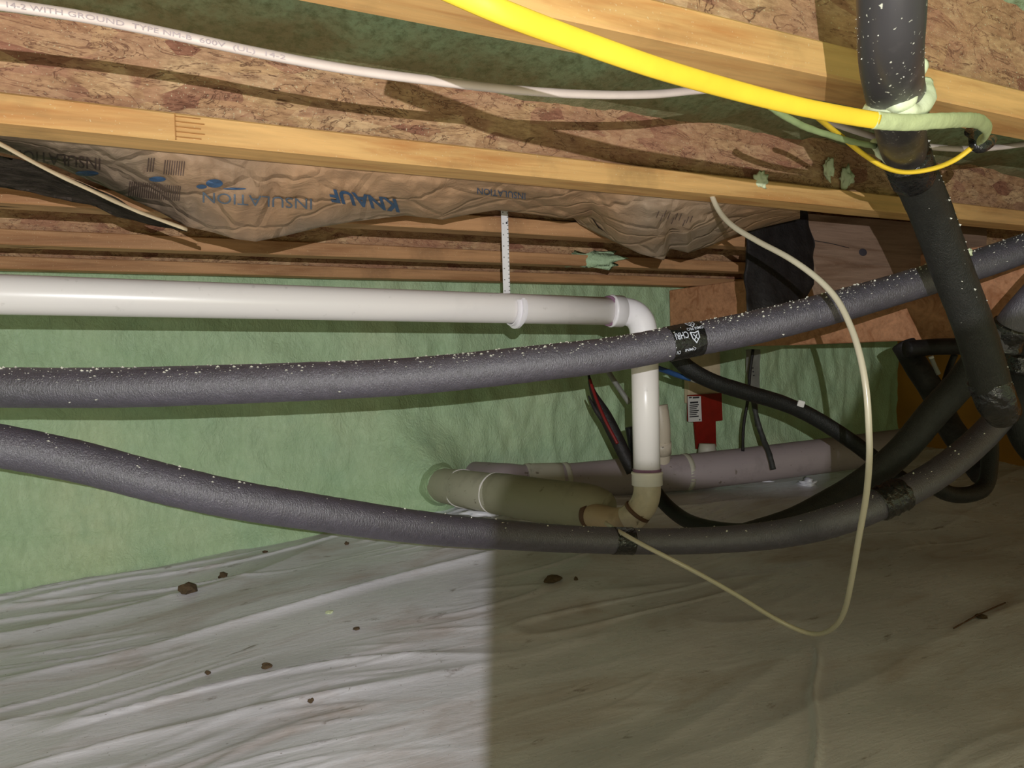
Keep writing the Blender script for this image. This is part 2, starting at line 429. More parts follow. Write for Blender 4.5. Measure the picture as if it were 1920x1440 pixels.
# plank with a knot, under the bright joist at right
def plank(pts, thick, mat, name, nx=30, nz=14):
    """pts: four world corners UL, UR, LR, LL of the front face"""
    a, b, c, d = pts; nrm = (b-a).cross(d-a).normalized()
    if nrm.dot(CAM-a) < 0: nrm = -nrm
    V = []; Fc = []
    for s in (0, 1):
        for j in range(nz+1):
            for i in range(nx+1):
                u, v = i/nx, j/nz
                V.append((a*(1-u)+b*u)*(1-v)+(d*(1-u)+c*u)*v - nrm*thick*s + nrm*.001*noise.noise(Vector((u*6, v*6, s))))
    N = (nx+1)*(nz+1); idx = lambda i, j, s: s*N+j*(nx+1)+i
    for j in range(nz):
        for i in range(nx):
            Fc.append((idx(i, j, 0), idx(i+1, j, 0), idx(i+1, j+1, 0), idx(i, j+1, 0))); Fc.append((idx(i, j, 1), idx(i, j+1, 1), idx(i+1, j+1, 1), idx(i+1, j, 1)))
    for i in range(nx):
        Fc.append((idx(i, 0, 0), idx(i, 0, 1), idx(i+1, 0, 1), idx(i+1, 0, 0))); Fc.append((idx(i, nz, 0), idx(i+1, nz, 0), idx(i+1, nz, 1), idx(i, nz, 1)))
    for j in range(nz):
        Fc.append((idx(0, j, 0), idx(0, j+1, 0), idx(0, j+1, 1), idx(0, j, 1))); Fc.append((idx(nx, j, 0), idx(nx, j, 1), idx(nx, j+1, 1), idx(nx, j+1, 0)))
    return V, Fc
YB = 1.33
pl = empty('plank', PY(1620, 545, YB), 'greyed wooden plank with a knot and a crack between black flap and leaning pipe', 'plank')
mesh_obj('board', *plank([PY(1503, 405, YB), PY(1850, 432, YB), PY(1850, 560, YB), PY(1546, 566, YB)], .030, WOODG, 'board'), pl, smooth=False) if False else None
V, Fc = plank([PY(1503, 400, YB), PY(1850, 428, YB), PY(1850, 556, YB), PY(1548, 566, YB)], .030, WOODG, 'board')
mesh_obj('board', V, Fc, WOODG, pl, smooth=False)
kp = PY(1618, 473, YB-.002)
V = []; Fc = []
for i in range(20):
    a = 2*math.pi*i/20; V.append(kp+Vector((math.cos(a)*.016, 0, math.sin(a)*.010))); 
V.append(kp-Vector((0, .0025, 0))); Fc = [(i, (i+1) % 20, 20) for i in range(20)]
tag(mesh_obj('knot', V, Fc, plain('knot', (62, 60, 68), .6), pl), 'dark round knot')
V, Fc = sweep(catmull([tuple(PY(1512, 449, YB-.0005)), tuple(PY(1555, 456, YB-.0005)), tuple(PY(1592, 465, YB-.0005))], 6), .0009, 6)
tag(mesh_obj('crack', V, Fc, INK, pl), 'dark crack')

# ------------------------------------------------------------------ kraft faced insulation sagging under the second bay
TOP = [(-150, 240), (0, 262), (300, 288), (640, 318), (900, 345), (1280, 382), (1500, 402)]
BOT = [(-150, 266), (0, 286), (100, 310), (200, 352), (300, 398), (350, 425), (400, 436), (440, 448), (480, 453), (540, 441), (600, 426), (660, 416), (760, 404), (830, 412), (880, 402), (930, 394), (1000, 402), (1060, 410), (1110, 405), (1130, 425), (1160, 455), (1200, 476), (1245, 488), (1256, 466), (1290, 474), (1330, 462), (1380, 440), (1440, 424), (1500, 410)]
def batt_fn(px, v, lift=0):
    yt = lerp_tab(TOP, px)-14; yb = lerp_tab(BOT, px)
    if v <= 1:
        py = yt + (yb-yt)*v
        Y = YF+FW+.012 + .20*v**1.25
        Y += -.020*math.sin(math.pi*v) + .022*fbm(px*.008, v*1.3, 3, 4)*min(1, v*3) + .012*fbm(px*.03, v*3, 8, 3)*min(1, v*3)
        return PY(px, py, Y-lift)
    e = v-1      # the rolled back underside climbing to the next joist
    q = batt_fn(px, 1); return q + Vector((0, .14*e*2, .06*e*2))
def batt_pt(u, v): return batt_fn(-150+1650*u, v*1.5)
bt = empty('insulation_batt', PY(500, 440, 1.2), 'brown paper faced insulation sagging between joists, printed with upside down lettering', 'insulation')
V, Fc = grid(330, 42, batt_pt); mesh_obj('kraft_facing', V, Fc, KRAFT, bt)
def fib(u, v):
    px = -150+1600*u; q = batt_fn(px, .95)
    z = q.z+.012+(ceil_z-.03-q.z)*v*.5
    return Vector((q.x+.004*noise.noise(Vector((u*90, v*9, 3))), q.y+.03+.012*noise.noise(Vector((u*60, v*8, 0)))+.10*v, z+.01*noise.noise(Vector((u*70, v*7, 5)))))
V, Fc = grid(160, 10, fib); tag(mesh_obj('fiberglass', V, Fc, FIBER, bt), 'dark dirty fibre filling')
def text_polys(body, size=1.0, off=.012):
    c = bpy.data.curves.new('lettering', 'FONT'); c.body = body; c.size = size; c.resolution_u = 3; c.fill_mode = 'FRONT'; c.offset = off
    o = bpy.data.objects.new('lettering', c); SC.collection.objects.link(o); bpy.context.view_layer.update()
    me = bpy.data.meshes.new_from_object(o.evaluated_get(bpy.context.evaluated_depsgraph_get()))
    bm = bmesh.new(); bm.from_mesh(me); bmesh.ops.triangulate(bm, faces=bm.faces[:]); bmesh.ops.subdivide_edges(bm, edges=[e for e in bm.edges if e.calc_length() > .25], cuts=2); bmesh.ops.triangulate(bm, faces=bm.faces[:])
    V = [v.co.copy() for v in bm.verts]; Fc = [[v.index for v in f.verts] for f in bm.faces]; bm.free()
    bpy.data.objects.remove(o); bpy.data.curves.remove(c); bpy.data.meshes.remove(me)
    xs = [v.x for v in V]; ys = [v.y for v in V]; x0, x1, y0, y1 = min(xs), max(xs), min(ys), max(ys)
    return [((v.x-x0)/(x1-x0), (v.y-y0)/(y1-y0)) for v in V], Fc
def on_paper(px, py, lift=.0048):
    yt = lerp_tab(TOP, px)-14; yb = lerp_tab(BOT, px); return batt_fn(px, max(.02, min(.98, (py-yt)/(yb-yt))), lift)
def paper_text(body, x0, y0, x1, y1, h, mat, name, label=None, skew=0, off=0):
    """upside down: runs from right (x1,y1 baseline = top) to left"""
    uv, Fc = text_polys(body, 1.0, off)
    V = []
    for (a, b) in uv:
        cx = x1+(x0-x1)*a; cy = y1+(y0-y1)*a
        V.append(on_paper(cx+skew*b, cy + h*b - h/2))
    return tag(mesh_obj(name, V, Fc, mat, bt, smooth=False), label)
paper_text('KNAUF', 614, 366, 742, 386, 26, INKB, 'print', 'bold blue lettering upside down', 8, .035)
paper_text('INSULATION', 380, 370, 585, 383, 20, INKP, 'print', 'thin blue lettering upside down')
paper_text('INSULATION', 20, 290, 188, 308, 22, INKD, 'print', 'brown lettering upside down')
paper_text('INSULATION', 895, 358, 985, 368, 12, INKB, 'print', 'small blue lettering under the bright joist')
def paper_blob(px, py, rx, ry, mat):
    V = [on_paper(px+rx*math.cos(i*math.pi/8), py+ry*math.sin(i*math.pi/8)) for i in range(16)]; V.append(on_paper(px, py)); return V, [(i, (i+1) % 16, 16) for i in range(16)]
for (x, y, rx, ry) in ((163, 325, 22, 5), (295, 336, 16, 5), (402, 344, 16, 8), (378, 350, 10, 4), (440, 354, 22, 2)):
    v_, f_ = paper_blob(x, y, rx, ry, INKB); mesh_obj('print_mark', v_, f_, INKB, bt, smooth=False)['label'] = 'blue printed mark'
V = []; Fc = []
def stroke(x, y, w, h, sl):
    n = len(V); K = 3
    for j in range(K+1):
        t = j/K
        V.append(on_paper(x-sl*t, y+h*t)); V.append(on_paper(x+w-sl*t, y+h*t))
    for j in range(K): Fc.append((n+2*j, n+2*j+1, n+2*j+3, n+2*j+2))
for i in range(24): stroke(243+i*4.1, 340+i*.4, 1.8, 28, 3)
for i in range(9): stroke(309+i*4.5, 300+i*.3, 2.0, 27, 3)
for i in range(3): stroke(278+i*5, 296, 2.2, 26, 3)
for i in range(10): stroke(1235+i*7, 396+i*1.5+6*math.sin(i*2), 1.6, 12, 5)
tag(mesh_obj('print_bars', V, Fc, INKD, bt, smooth=False), 'brown printed bars', kind='stuff')

# torn paper strip and black plastic at the left end
def ribbon_px(rows, name, mat, parent=None, n=8, thick=.001, wob=.004):
    """rows (px, ytop, ybot, Ytop, Ybot) : a sheet with real thickness"""
    R_ = catmull(rows, n); V = []; Fc = []; K = 8
    for s in (0, 1):
        for i, r in enumerate(R_):
            for j in range(K+1):
                t = j/K; Y = r[3]+(r[4]-r[3])*t
                q = PY(r[0], r[1]+(r[2]-r[1])*t, Y); q += Vector((0, wob*noise.noise(q*22) + s*thick, wob*.3*noise.noise(q*30)))
                V.append(q)
    m_ = len(R_); N = m_*(K+1)
    for s in (0, 1):
        for i in range(m_-1):
            for j in range(K):
                a = s*N+i*(K+1)+j; f = (a, a+1, a+K+2, a+K+1); Fc.append(f if s else f[::-1])
    for i in range(m_-1):
        for j in (0, K): a = i*(K+1)+j; Fc.append((a, a+K+1, a+K+1+N, a+N))
    for i in (0, m_-1):
        for j in range(K): a = i*(K+1)+j; Fc.append((a, a+1, a+1+N, a+N))
    return mesh_obj(name, V, Fc, mat, parent)
o = ribbon_px([(-120, 262, 350, 1.02, 1.20), (0, 288, 352, 1.03, 1.21), (90, 316, 366, 1.05, 1.22), (180, 354, 388, 1.08, 1.24), (260, 392, 418, 1.12, 1.25), (350, 428, 436, 1.16, 1.25)], 'dusty_black_strip', FIBER, wob=.014)
tag(o, 'crumpled dusty black strip hanging at the left edge under the bright joist', 'strip')
o = tube('lath_strip', pix([(-60, 246, .78), (0, 270, .80), (85, 316, .84), (180, 361, .89), (260, 397, .94), (350, 430, .99)]), .0035, STUD, n=5, seg=8, sx=1, sy=.5, wob=.001)
tag(o, 'thin pale torn edge strip slanting down over the black plastic', 'strip')
# black flap hanging by the plank
o = ribbon_px([(1398, 470, 560, 1.30, 1.27), (1404, 430, 588, 1.30, 1.26), (1430, 408, 596, 1.30, 1.26), (1465, 400, 592, 1.31, 1.25), (1500, 392, 580, 1.31, 1.26), (1513, 396, 560, 1.31, 1.27), (1526, 462, 534, 1.31, 1.28)], 'black_plastic_flap', BPLAST, wob=.010)
tag(o, 'crinkled black plastic flap hanging from the joist left of the knotted plank', 'plastic flap')
# hairy dust under paper at left
# ------------------------------------------------------------------ pipes
def specks(path, rad, n, parent, spread=1.0, size=.0011, bias=.6):
    fr = frames(path); V = []; Fc = []
    for _ in range(n):
        i = random.randrange(len(fr)-1); p, t, nn, b = fr[i]; p = p.lerp(fr[i+1][0], random.random())
        up = (Vector((0, 0, 1)) - t*t.z).normalized(); sd = (CAM-p); sd = (sd-t*sd.dot(t)); sd = (sd-up*sd.dot(up)).normalized()
        a = random.gauss(bias*math.pi/2, .55*spread); d = sd*math.cos(a)+up*math.sin(a)
        r = path[i][3] if len(path[i]) > 3 else rad
        c = p+d*r; s = size*(.5+random.random()**3*1.6); k = len(V)
        V += [c+d*s, c-d*s, c+t*s*1.3, c-t*s, c+up.cross(t)*s, c-up.cross(t)*s*1.2]
        Fc += [(k, k+2, k+4), (k, k+4, k+3), (k, k+3, k+5), (k, k+5, k+2), (k+1, k+4, k+2), (k+1, k+3, k+4), (k+1, k+5, k+3), (k+1, k+2, k+5)]
    o = mesh_obj('foam_specks', V, Fc, SPECK, parent, smooth=False); o['kind'] = 'stuff'; return o

# upper insulated pipe
UP = pix([(-180, 730, 1.0, .0275), (0, 727, 1.0, .0275), (200, 727, 1.01, .0277), (450, 720, 1.03, .0275), (760, 706, 1.07, .0272), (1000, 682, 1.10, .027), (1150, 664, 1.14, .0268), (1280, 640, 1.17, .0268), (1400, 617, 1.20, .0275), (1550, 580, 1.23, .0275), (1700, 537, 1.27, .0268), (1850, 490, 1.31, .0268), (2050, 425, 1.36, .0268), (2400, 335, 1.42, .0268)])
ip = empty('insulated_pipe', P(900, 690, 1.09), 'long grey foam insulated pipe crossing the middle, dusted with pale specks', 'pipe')
path = catmull(UP, 14); V, Fc = sweep(path, .027, 28, wob=.0007, wfreq=120); mesh_obj('insulation_sleeve', V, Fc, GREYF, ip)
specks(path, .027, 1100, ip, 1.0)
def band(path, i0, i1, extra, name, mat, parent, wob=.0008, seg=28):
    sub = [np.array(list(p[:3])+[p[3]+extra]) for p in path[i0:i1]]
    V, Fc = sweep(sub, 0, seg, wob=wob, wfreq=160); return mesh_obj(name, V, Fc, mat, parent)
def find(path, px):
    best = min(range(len(path)), key=lambda i: abs(((Vector(path[i][:3])-CAM).dot(Rv)/(Vector(path[i][:3])-CAM).dot(Fv))*FPX+960-px)); return best
def lerp_path(path, m):
    out = []
    for i in range(len(path)-1):
        for j in range(m): out.append(path[i]+(path[i+1]-path[i])*j/m)
    out.append(path[-1]); return out
dense = lerp_path(path, 6)
i0, i1 = find(dense, 1252), find(dense, 1308)
tp = band(dense, i0, i1+1, .0011, 'tape_band', TAPE, ip); tp['label'] = 'glossy black tape printed with white shields'
# printing on the tape: placed on the cylinder by angle and length
mid = dense[i0:i1+1]; frm = frames(mid)
def on_tape(s, a):
    s = max(0, min(.999, s)); i = int(s*(len(frm)-1)); f = s*(len(frm)-1)-i
    p = frm[i][0].lerp(frm[i+1][0], f); t = frm[i][1]; v = CAM-p; v = (v-t*v.dot(t)).normalized(); b = t.cross(v)
    if b.z < 0: b = -b
    r = mid[i][3]+.0021; return p + (v*math.cos(a)+b*math.sin(a))*r
V = []; Fc = []
def tape_poly(uv, fcs, s0, s1, a0, a1, rot=True):
    k = len(V)
    for (x, y) in uv:
        if rot: x, y = 1-x, 1-y
        V.append(on_tape(s0+(s1-s0)*x, a0+(a1-a0)*y))
    for f in fcs: Fc.append([q+k for q in f])
uv, fc = text_polys('CHRI'); tape_poly(uv, fc, .04, .44, .12, .52)
uv, fc = text_polys('OMNI PRO'); tape_poly(uv, fc, .46, .97, .52, .72)
uv, fc = text_polys('OMNI'); tape_poly(uv, fc, .28, .62, -.62, -.45)
uv, fc = text_polys('CH'); tape_poly(uv, fc, .02, .14, -.70, -.48)
def shield(s0, s1, a0, a1):
    out = [(0, 1), (.5, .9), (1, 1), (.95, .45), (.5, 0), (.05, .45)]; k = len(V)
    for sc in (1, .74):
        for (x, y) in out:
            x = .5+(x-.5)*sc; y = .52+(y-.52)*sc; V.append(on_tape(s0+(s1-s0)*x, a0+(a1-a0)*y))
    for i in range(6): Fc.append((k+i, k+(i+1) % 6, k+6+(i+1) % 6, k+6+i))
    uv, fc = text_polys('X'); tape_poly(uv, fc, s0+.06, s1-.06, a0+(a1-a0)*.3, a0+(a1-a0)*.75)
shield(.50, .78, -.25, .45); shield(.55, .82, .72, 1.25)
mesh_obj('tape_print', V, Fc, TAPEINK, ip, smooth=False)['label'] = 'white shield marks and lettering'

# lower insulated pipe, sagging
LO = pix([(-180, 805, .90, .0272), (0, 836, .93, .0272), (150, 866, .97, .0272), (300, 905, 1.0, .0272), (450, 938, 1.05, .0272), (620, 965, 1.13, .0275), (800, 990, 1.25, .0275), (950, 1003, 1.37, .0272), (1100, 1012, 1.46, .0265), (1250, 1015, 1.5, .0265), (1380, 1010, 1.47, .0265), (1480, 998, 1.42, .0275), (1570, 975, 1.36, .0285), (1660, 940, 1.36, .0280), (1750, 893, 1.40, .0275), (1830, 830, 1.46, .0270), (1885, 770, 1.5, .0265), (1930, 700, 1.53, .0265), (2000, 600, 1.6, .0265)])
lp = empty('insulated_pipe', P(900, 1010, 1.37), 'lower foam insulated pipe sagging from the left edge into the dark right corner', 'pipe')
path = catmull(LO, 14); V, Fc = sweep(path, .027, 28, wob=.0007, wfreq=120); mesh_obj('insulation_sleeve', V, Fc, pipe_foam('charcoal_pipe_foam', (66, 62, 76), 1.0, 1.65), lp)
specks(path, .027, 260, lp, 1.1)
dense = lerp_path(path, 6)
a = find(dense, 1148); b = find(dense, 1186); band(dense, a, b+1, .0012, 'tape_band', TAPE, lp)['label'] = 'glossy black tape joint'
a = find(dense, 1645); b = find(dense, 1690); band(dense, a, b+1, .003, 'tape_band', TAPE, lp, .003)['label'] = 'crumpled black tape joint'

# branch that leaves it and rises to the cluster
BR = pix([(1400, 1000, 1.52, .022), (1480, 978, 1.50, .025), (1550, 945, 1.49, .0265), (1620, 903, 1.48, .027), (1690, 845, 1.46, .0275), (1750, 775, 1.44, .028), (1800, 720, 1.42, .028), (1836, 672, 1.40, .027)])
br = empty('branch_pipe', P(1690, 860, 1.46), 'dark insulated branch rising from the sagging pipe to the leaning pipe', 'pipe')
V, Fc = sweep(catmull(BR, 10), .027, 24, wob=.0007, wfreq=120); mesh_obj('insulation_sleeve', V, Fc, DARKF, br)

# leaning dark pipe
DN = pix([(1690, 262, .88, .0260), (1712, 320, .93, .0260), (1748, 405, 1.0, .0262), (1790, 520, 1.06, .0265), (1828, 620, 1.10, .0270), (1862, 735, 1.13, .0275)])
dp = empty('leaning_pipe', P(1862, 740, 1.13), 'dark foam sleeved pipe leaning diagonally in front of the other pipes at right', 'pipe')
path = catmull(DN, 12); V, Fc = sweep(path, .027, 28, wob=.0006, wfreq=120); mesh_obj('insulation_sleeve', V, Fc, DARKF, dp)
specks(path, .027, 50, dp, 1.5, bias=.2)
tube('tape_band', pix([(1855, 712, 1.125, .0285), (1866, 748, 1.135, .0295), (1880, 775, 1.16, .025)]), 0, TAPE, dp, seg=24, wob=.003)['label'] = 'crumpled black tape end'
tube('tape_band', pix([(1697, 295, .895, .0268), (1706, 318, .915, .0268), (1712, 330, .93, .0268)]), 0, TAPE, dp, seg=24, wob=.002)['label'] = 'black tape at its upper end'

# near pipe coming down at top right with foam collar
TPp = pix([(1672, -150, .44, .0205), (1671, 0, .47, .0205), (1670, 90, .50, .0205), (1676, 160, .55, .0205), (1688, 215, .62, .0215), (1690, 250, .74, .0225), (1695, 285, .84, .0235)])
np_ = empty('drop_pipe', P(1680, 190, .57), 'thick dusty black pipe coming down in front of the nearest joist', 'pipe')
path = catmull(TPp, 12); V, Fc = sweep(path, .02, 32, wob=.0003); mesh_obj('pipe_wall', V, Fc, DBLACK, np_)
specks(path[10:56], .0205, 90, np_, 1.3, size=.00035, bias=0)
# foam collar: overlapping strings of pale foam
for nm, rows, rr in (('foam_collar', [(1634, 209, .575), (1655, 213, .555), (1690, 212, .548), (1718, 204, .555), (1731, 182, .565), (1729, 160, .58)], .0078),
                     ('foam_string', [(1660, 194, .548), (1684, 196, .54), (1704, 184, .54), (1718, 158, .55), (1724, 122, .56)], .0050),
                     ('foam_string', [(1668, 189, .542), (1694, 182, .538), (1710, 160, .535), (1717, 132, .535), (1722, 100, .54)], .0032)):
    tube(nm, pix(rows), rr, FOAMW, np_, seg=14, wob=.0032, wfreq=75)
tube('foam_string', pix([(1638, 268, .80), (1652, 290, .82), (1668, 304, .825), (1694, 306, .83)]), .0042, FOAMW, np_, seg=10, wob=.004, wfreq=70)

# pvc drain
dr = empty('drain_pipe', P(1212, 905, 1.66), 'white plastic drain pipe running level along the wall then dropping through an elbow', 'drain pipe')
YP = 1.335
a0 = PY(-200, 548, YP); A = PY(0, 552, YP); B = PY(1165, 584, YP)
B.z = B.z; path = [a0, A, A.lerp(B, .25), A.lerp(B, .5), A.lerp(B, .75), B]
V, Fc = sweep([tuple(q) for q in path], .0302, 36); mesh_obj('pipe_run', V, Fc, PVC, dr)
# elbow: hub, bend
EL = pix([(1150, 583, 1.61, .0302), (1172, 584, 1.62, .0302), (1190, 590, 1.625, .0302), (1202, 604, 1.63, .0302), (1207, 625, 1.635, .0302), (1208, 650, 1.64, .0302)])
tube('elbow', EL, 0, PVCW, dr, seg=32, n=8)['label'] = 'clean white elbow at the top of the drop'
def hub(c0, c1, r, name, mat, parent, label=None, lip=.0015, seg=36):
    c0 = Vector(c0); c1 = Vector(c1); d = c1-c0
    rows = [(0, r-lip*1.5), (.03, r), (.14, r+lip), (.22, r), (.97, r), (1, r-lip*1.5)]
    V, Fc = sweep([tuple(c0+d*t)+(rr,) for t, rr in rows], 0, seg); return tag(mesh_obj(name, V, Fc, mat, parent), label)
hub(P(1143, 583, 1.607), P(1166, 584, 1.618), .0345, 'hub', PVCW, dr, 'white socket of the elbow')
hub(P(1140, 583, 1.603), P(1145, 583, 1.608), .0318, 'primer_ring', PRIMER, dr, 'purple primer ring')
vt = P(1208, 640, 1.64); vb = P(1213, 885, 1.665)
V, Fc = sweep([tuple(vt), tuple(vt.lerp(vb, .5)), tuple(vb)], .0302, 36); mesh_obj('drop_leg', V, Fc, PVC, dr)
hub(P(1213, 884, 1.665), P(1213.5, 910, 1.665), .0345, 'hub', PVC, dr, 'socket at the foot of the drop')
hub(P(1213, 879, 1.665), P(1213, 885, 1.665), .0318, 'primer_ring', PRIMER, dr, 'purple brown primer ring')
tube('elbow', pix([(1213.5, 900, 1.665, .0305), (1213, 925, 1.665, .0305), (1206, 947, 1.665, .0305), (1190, 966, 1.67, .0305), (1176, 975, 1.68, .0305)]), 0, PVCD, dr, seg=32)['label'] = 'dirty elbow turning to the sewer pipe'
tube('elbow_ring', pix([(1197, 957, 1.664, .0322), (1193, 962, 1.666, .0322)]), 0, RUST, dr, seg=32, n=2)
tube('branch_fitting', pix([(1196, 960, 1.672, .0318), (1178, 974, 1.69, .0315), (1155, 976, 1.72, .0300), (1130, 971, 1.76, .0300), (1112, 967, 1.80, .0300)]), 0, pvc('brown_dirty_pvc', (176, 152, 124), .5, .5), dr, seg=32)['label'] = 'brown dirty short fitting'
# pipe hanger
hg = empty('pipe_hanger', PY(945, 545, 1.375), 'white ruler-like perforated hanger strap holding the drain pipe below the joists', 'hanger')
YH = 1.375
s0, s1 = PY(945.5, 388, YH), PY(945.5, 556, YH)
V, Fc = box((s0.x-.0078, YH-.0012, s1.z), (s0.x+.0078, YH+.0012, s0.z), .0006); mesh_obj('strap', V, Fc, HANG, hg, smooth=False)
V = []; Fc = []
for i in range(22):
    z = s1.z+(s0.z-s1.z)*(i+.5)/22
    v_, f_ = box((s0.x+.0045, YH-.0026, z-.0009), (s0.x+.0076, YH-.001, z+.0009)); Fc += [[q+len(V) for q in f] for f in f_]; V += v_
mesh_obj('ratchet_teeth', V, Fc, GALV, hg, smooth=False)
for i in range(8):
    z = s1.z+(s0.z-s1.z)*(i+.5)/8
    v_, f_ = box((s0.x-.0058, YH-.0019, z-.0012), (s0.x-.0034, YH-.0010, z+.0012)); mesh_obj('numeral_mark', v_, f_, GALV, hg, smooth=False)
nl = PY(950, 418, YH-.002); V, Fc = sweep([tuple(nl-Vector((0, .001, 0))), tuple(nl+Vector((0, .002, 0)))], .002, 10); mesh_obj('nail', V, Fc, INK, hg)
# J hook below the pipe
c = PY(966, 579, YP); V = []; Fc = []; K = 26
for i in range(K+1):
    a = math.radians(-12-190*i/K) if True else 0
    for (dx, rr) in ((-.011, .0315), (.011, .0315), (.011, .0345), (.004, .0345), (.004, .0405), (-.002, .0405), (-.002, .0345), (-.011, .0345)):
        # angle 0 faces the camera side, sweeping underneath to the back
        ang = math.radians(28) - math.radians(215)*i/K
        V.append(Vector((c.x+dx, c.y-math.cos(ang)*rr, c.z+math.sin(ang)*rr)))
m_ = 8
for i in range(K):
    for k in range(m_): Fc.append((i*m_+k, i*m_+(k+1) % m_, (i+1)*m_+(k+1) % m_, (i+1)*m_+k))
Fc.append(tuple(range(m_))); Fc.append(tuple(K*m_+k for k in range(m_))[::-1])
mesh_obj('hook', V, Fc, PVCW, hg, smooth=False)['label'] = 'white flanged hook cradling the pipe'

# sewer pipe out of the wall
sw = empty('sewer_pipe', P(1000, 975, 1.97), 'large dusty pipe leaving the green wall low down and joined to the white drain', 'sewer pipe')
SWr = pix([(792, 900, 2.72, .057), (818, 908, 2.52, .057), (850, 913, 2.36, .057), (900, 921, 2.20, .057), (960, 930, 2.08, .057), (1030, 941, 1.96, .057), (1090, 949, 1.87, .057), (1120, 955, 1.84, .045)])
tube('foam_collar', pix([(796, 902, 2.68, .125), (808, 905, 2.58, .098), (822, 908, 2.50, .072), (834, 911, 2.43, .0585)]), 0, FOAM, sw, seg=36, n=6, wob=.006, wfreq=25)['label'] = 'green foam flared round the pipe at the wall'
V, Fc = sweep(catmull(SWr, 8), 0, 40, wob=.0006); mesh_obj('pipe_run', V, Fc, PVCG, sw)
for (x, y, d, x2, y2, d2, nm) in ((862, 915, 2.325, 868, 916, 2.305, 'a'), (925, 924, 2.15, 930, 925, 2.14, 'b')):
    o = tube('coupling_ring', pix([(x, y, d, .0590), (x2, y2, d2, .0605)]), 0, PVC if nm == 'a' else PVC, sw, seg=40, n=2)
V, Fc = sweep(catmull(pix([(928, 924.5, 2.145, .0595), (975, 932, 2.05, .0595), (1030, 941, 1.958, .0592), (1095, 950, 1.86, .0590), (1125, 956, 1.83, .053), (1138, 960, 1.82, .044), (1144, 962, 1.815, .032)]), 6), 0, 40, wob=.0008)
tag(mesh_obj('coupling_sleeve', V, Fc, pvc('olive_dusty_pvc', (146, 143, 122), .6, .4), sw), 'olive dusty sleeve')
tube('joint_ring', pix([(1112, 966, 1.80, .0315), (1105, 965, 1.812, .0335)]), 0, RUST, sw, seg=32, n=2)

# second pipe along the wall
mv = empty('wall_pipe', P(1300, 905, 2.85), 'mauve grey large pipe lying along the foot of the wall behind the drain', 'sewer pipe')
MW = pix([(880, 896, 2.70, .060), (940, 902, 2.58, .063), (985, 905, 2.60, .063), (1060, 903, 2.62, .064), (1180, 893, 2.67, .066), (1290, 885, 2.70, .066), (1420, 870, 2.75, .066), (1580, 850, 2.85, .066), (1700, 834, 2.95, .066)])
V, Fc = sweep(catmull(MW, 8), 0, 36, wob=.0012, wfreq=20); mesh_obj('pipe_run', V, Fc, PVCP, mv)
for x, y, d in ((986, 905, 2.60), (1056, 903, 2.62), (1281, 885.5, 2.698)):
    tube('coupling_ring', pix([(x, y, d, .0672), (x+9, y-.6, d+.004, .0680)]), 0, PVCG, mv, seg=36, n=2)
V, Fc = sweep(catmull(pix([(990, 904.5, 2.6, .0668), (1052, 903, 2.618, .0668)]), 4), 0, 36); mesh_obj('coupling_sleeve', V, Fc, PVCG, mv)
tube('riser', pix([(1236, 760, 2.62, .030), (1241, 800, 2.62, .030), (1241, 840, 2.64, .030), (1240, 885, 2.68, .030)]), 0, PVCD, mv, seg=24)['label'] = 'short grey riser beside the white drop leg'
tube('riser_ring', pix([(1241, 829, 2.63, .0335), (1241, 850, 2.645, .0335)]), 0, PVCD, mv, seg=24, n=2)

# black hose behind the drain, and its lower bend
o = tube('black_hose', pix([(1225, 640, 2.3), (1245, 652, 1.95), (1268, 668, 1.78), (1290, 690, 1.76), (1335, 715, 1.78), (1400, 736, 1.82), (1470, 757, 1.86), (1530, 785, 1.88), (1600, 830, 1.88), (1665, 880, 1.85), (1700, 905, 1.80)]), .0195, BLACKF, n=10, seg=22, wob=.0005)
tag(o, 'black foam sleeved hose with a small white sticker curving right behind the grey pipe', 'hose')
st = P(1502, 757, 1.832); V, Fc = box((-.009, -.001, -.008), (.009, .001, .008), .001)
rotm = Matrix.Rotation(-yaw, 3, 'Z') @ Matrix.Rotation(math.radians(18), 3, 'Y')
mesh_obj('sticker', [rotm @ v + st for v in V], Fc, TAGW, o, smooth=False)['label'] = 'small pale sticker'
o = tube('black_hose', pix([(1185, 800, 1.95), (1200, 870, 1.95), (1235, 930, 1.93), (1270, 965, 1.86), (1310, 985, 1.76), (1370, 996, 1.66), (1430, 996, 1.58)]), .0185, BLACKF, n=10, seg=20)
tag(o, 'black hose curving out from behind the drain foot to the sagging pipe', 'hose')
# dark red hose pair left of the drop leg
o = tube('dark_hose', pix([(1103, 700, 2.0, .004), (1112, 735, 1.97, .011), (1135, 780, 1.95, .023), (1160, 830, 1.93, .024), (1186, 885, 1.92, .022)]), 0, BPLAST, n=10, seg=18, sx=1, sy=.75)
tag(o, 'dark flattened hose with a red wire hanging left of the vertical drain', 'hose')
tube('red_wire', pix([(1106, 712, 1.97), (1118, 748, 1.945), (1136, 790, 1.918), (1158, 832, 1.898)]), .0042, REDW, o, seg=10)
tube('split_tail', pix([(1103, 742, 1.96, .002), (1115, 765, 1.95, .006), (1133, 790, 1.94, .009)]), 0, BPLAST, o, seg=10)
o = tube('grey_cable', pix([(1128, 676, 2.25), (1150, 712, 2.22), (1180, 756, 2.2)]), .008, GALV, n=6, seg=10); tag(o, 'straight grey cable slanting behind the top of the vertical drain', 'cable')
o = tube('blue_tubing', pix([(1226, 688, 1.80), (1250, 696, 1.84), (1275, 705, 1.86), (1300, 711, 1.86)]), .0068, BLUE, n=6, seg=12); tag(o, 'short blue plastic tubing right of the vertical drain', 'tubing')
tube('metal_end', pix([(1296, 710, 1.79), (1312, 714, 1.785)]), .0078, GALV, o, seg=12, n=2)

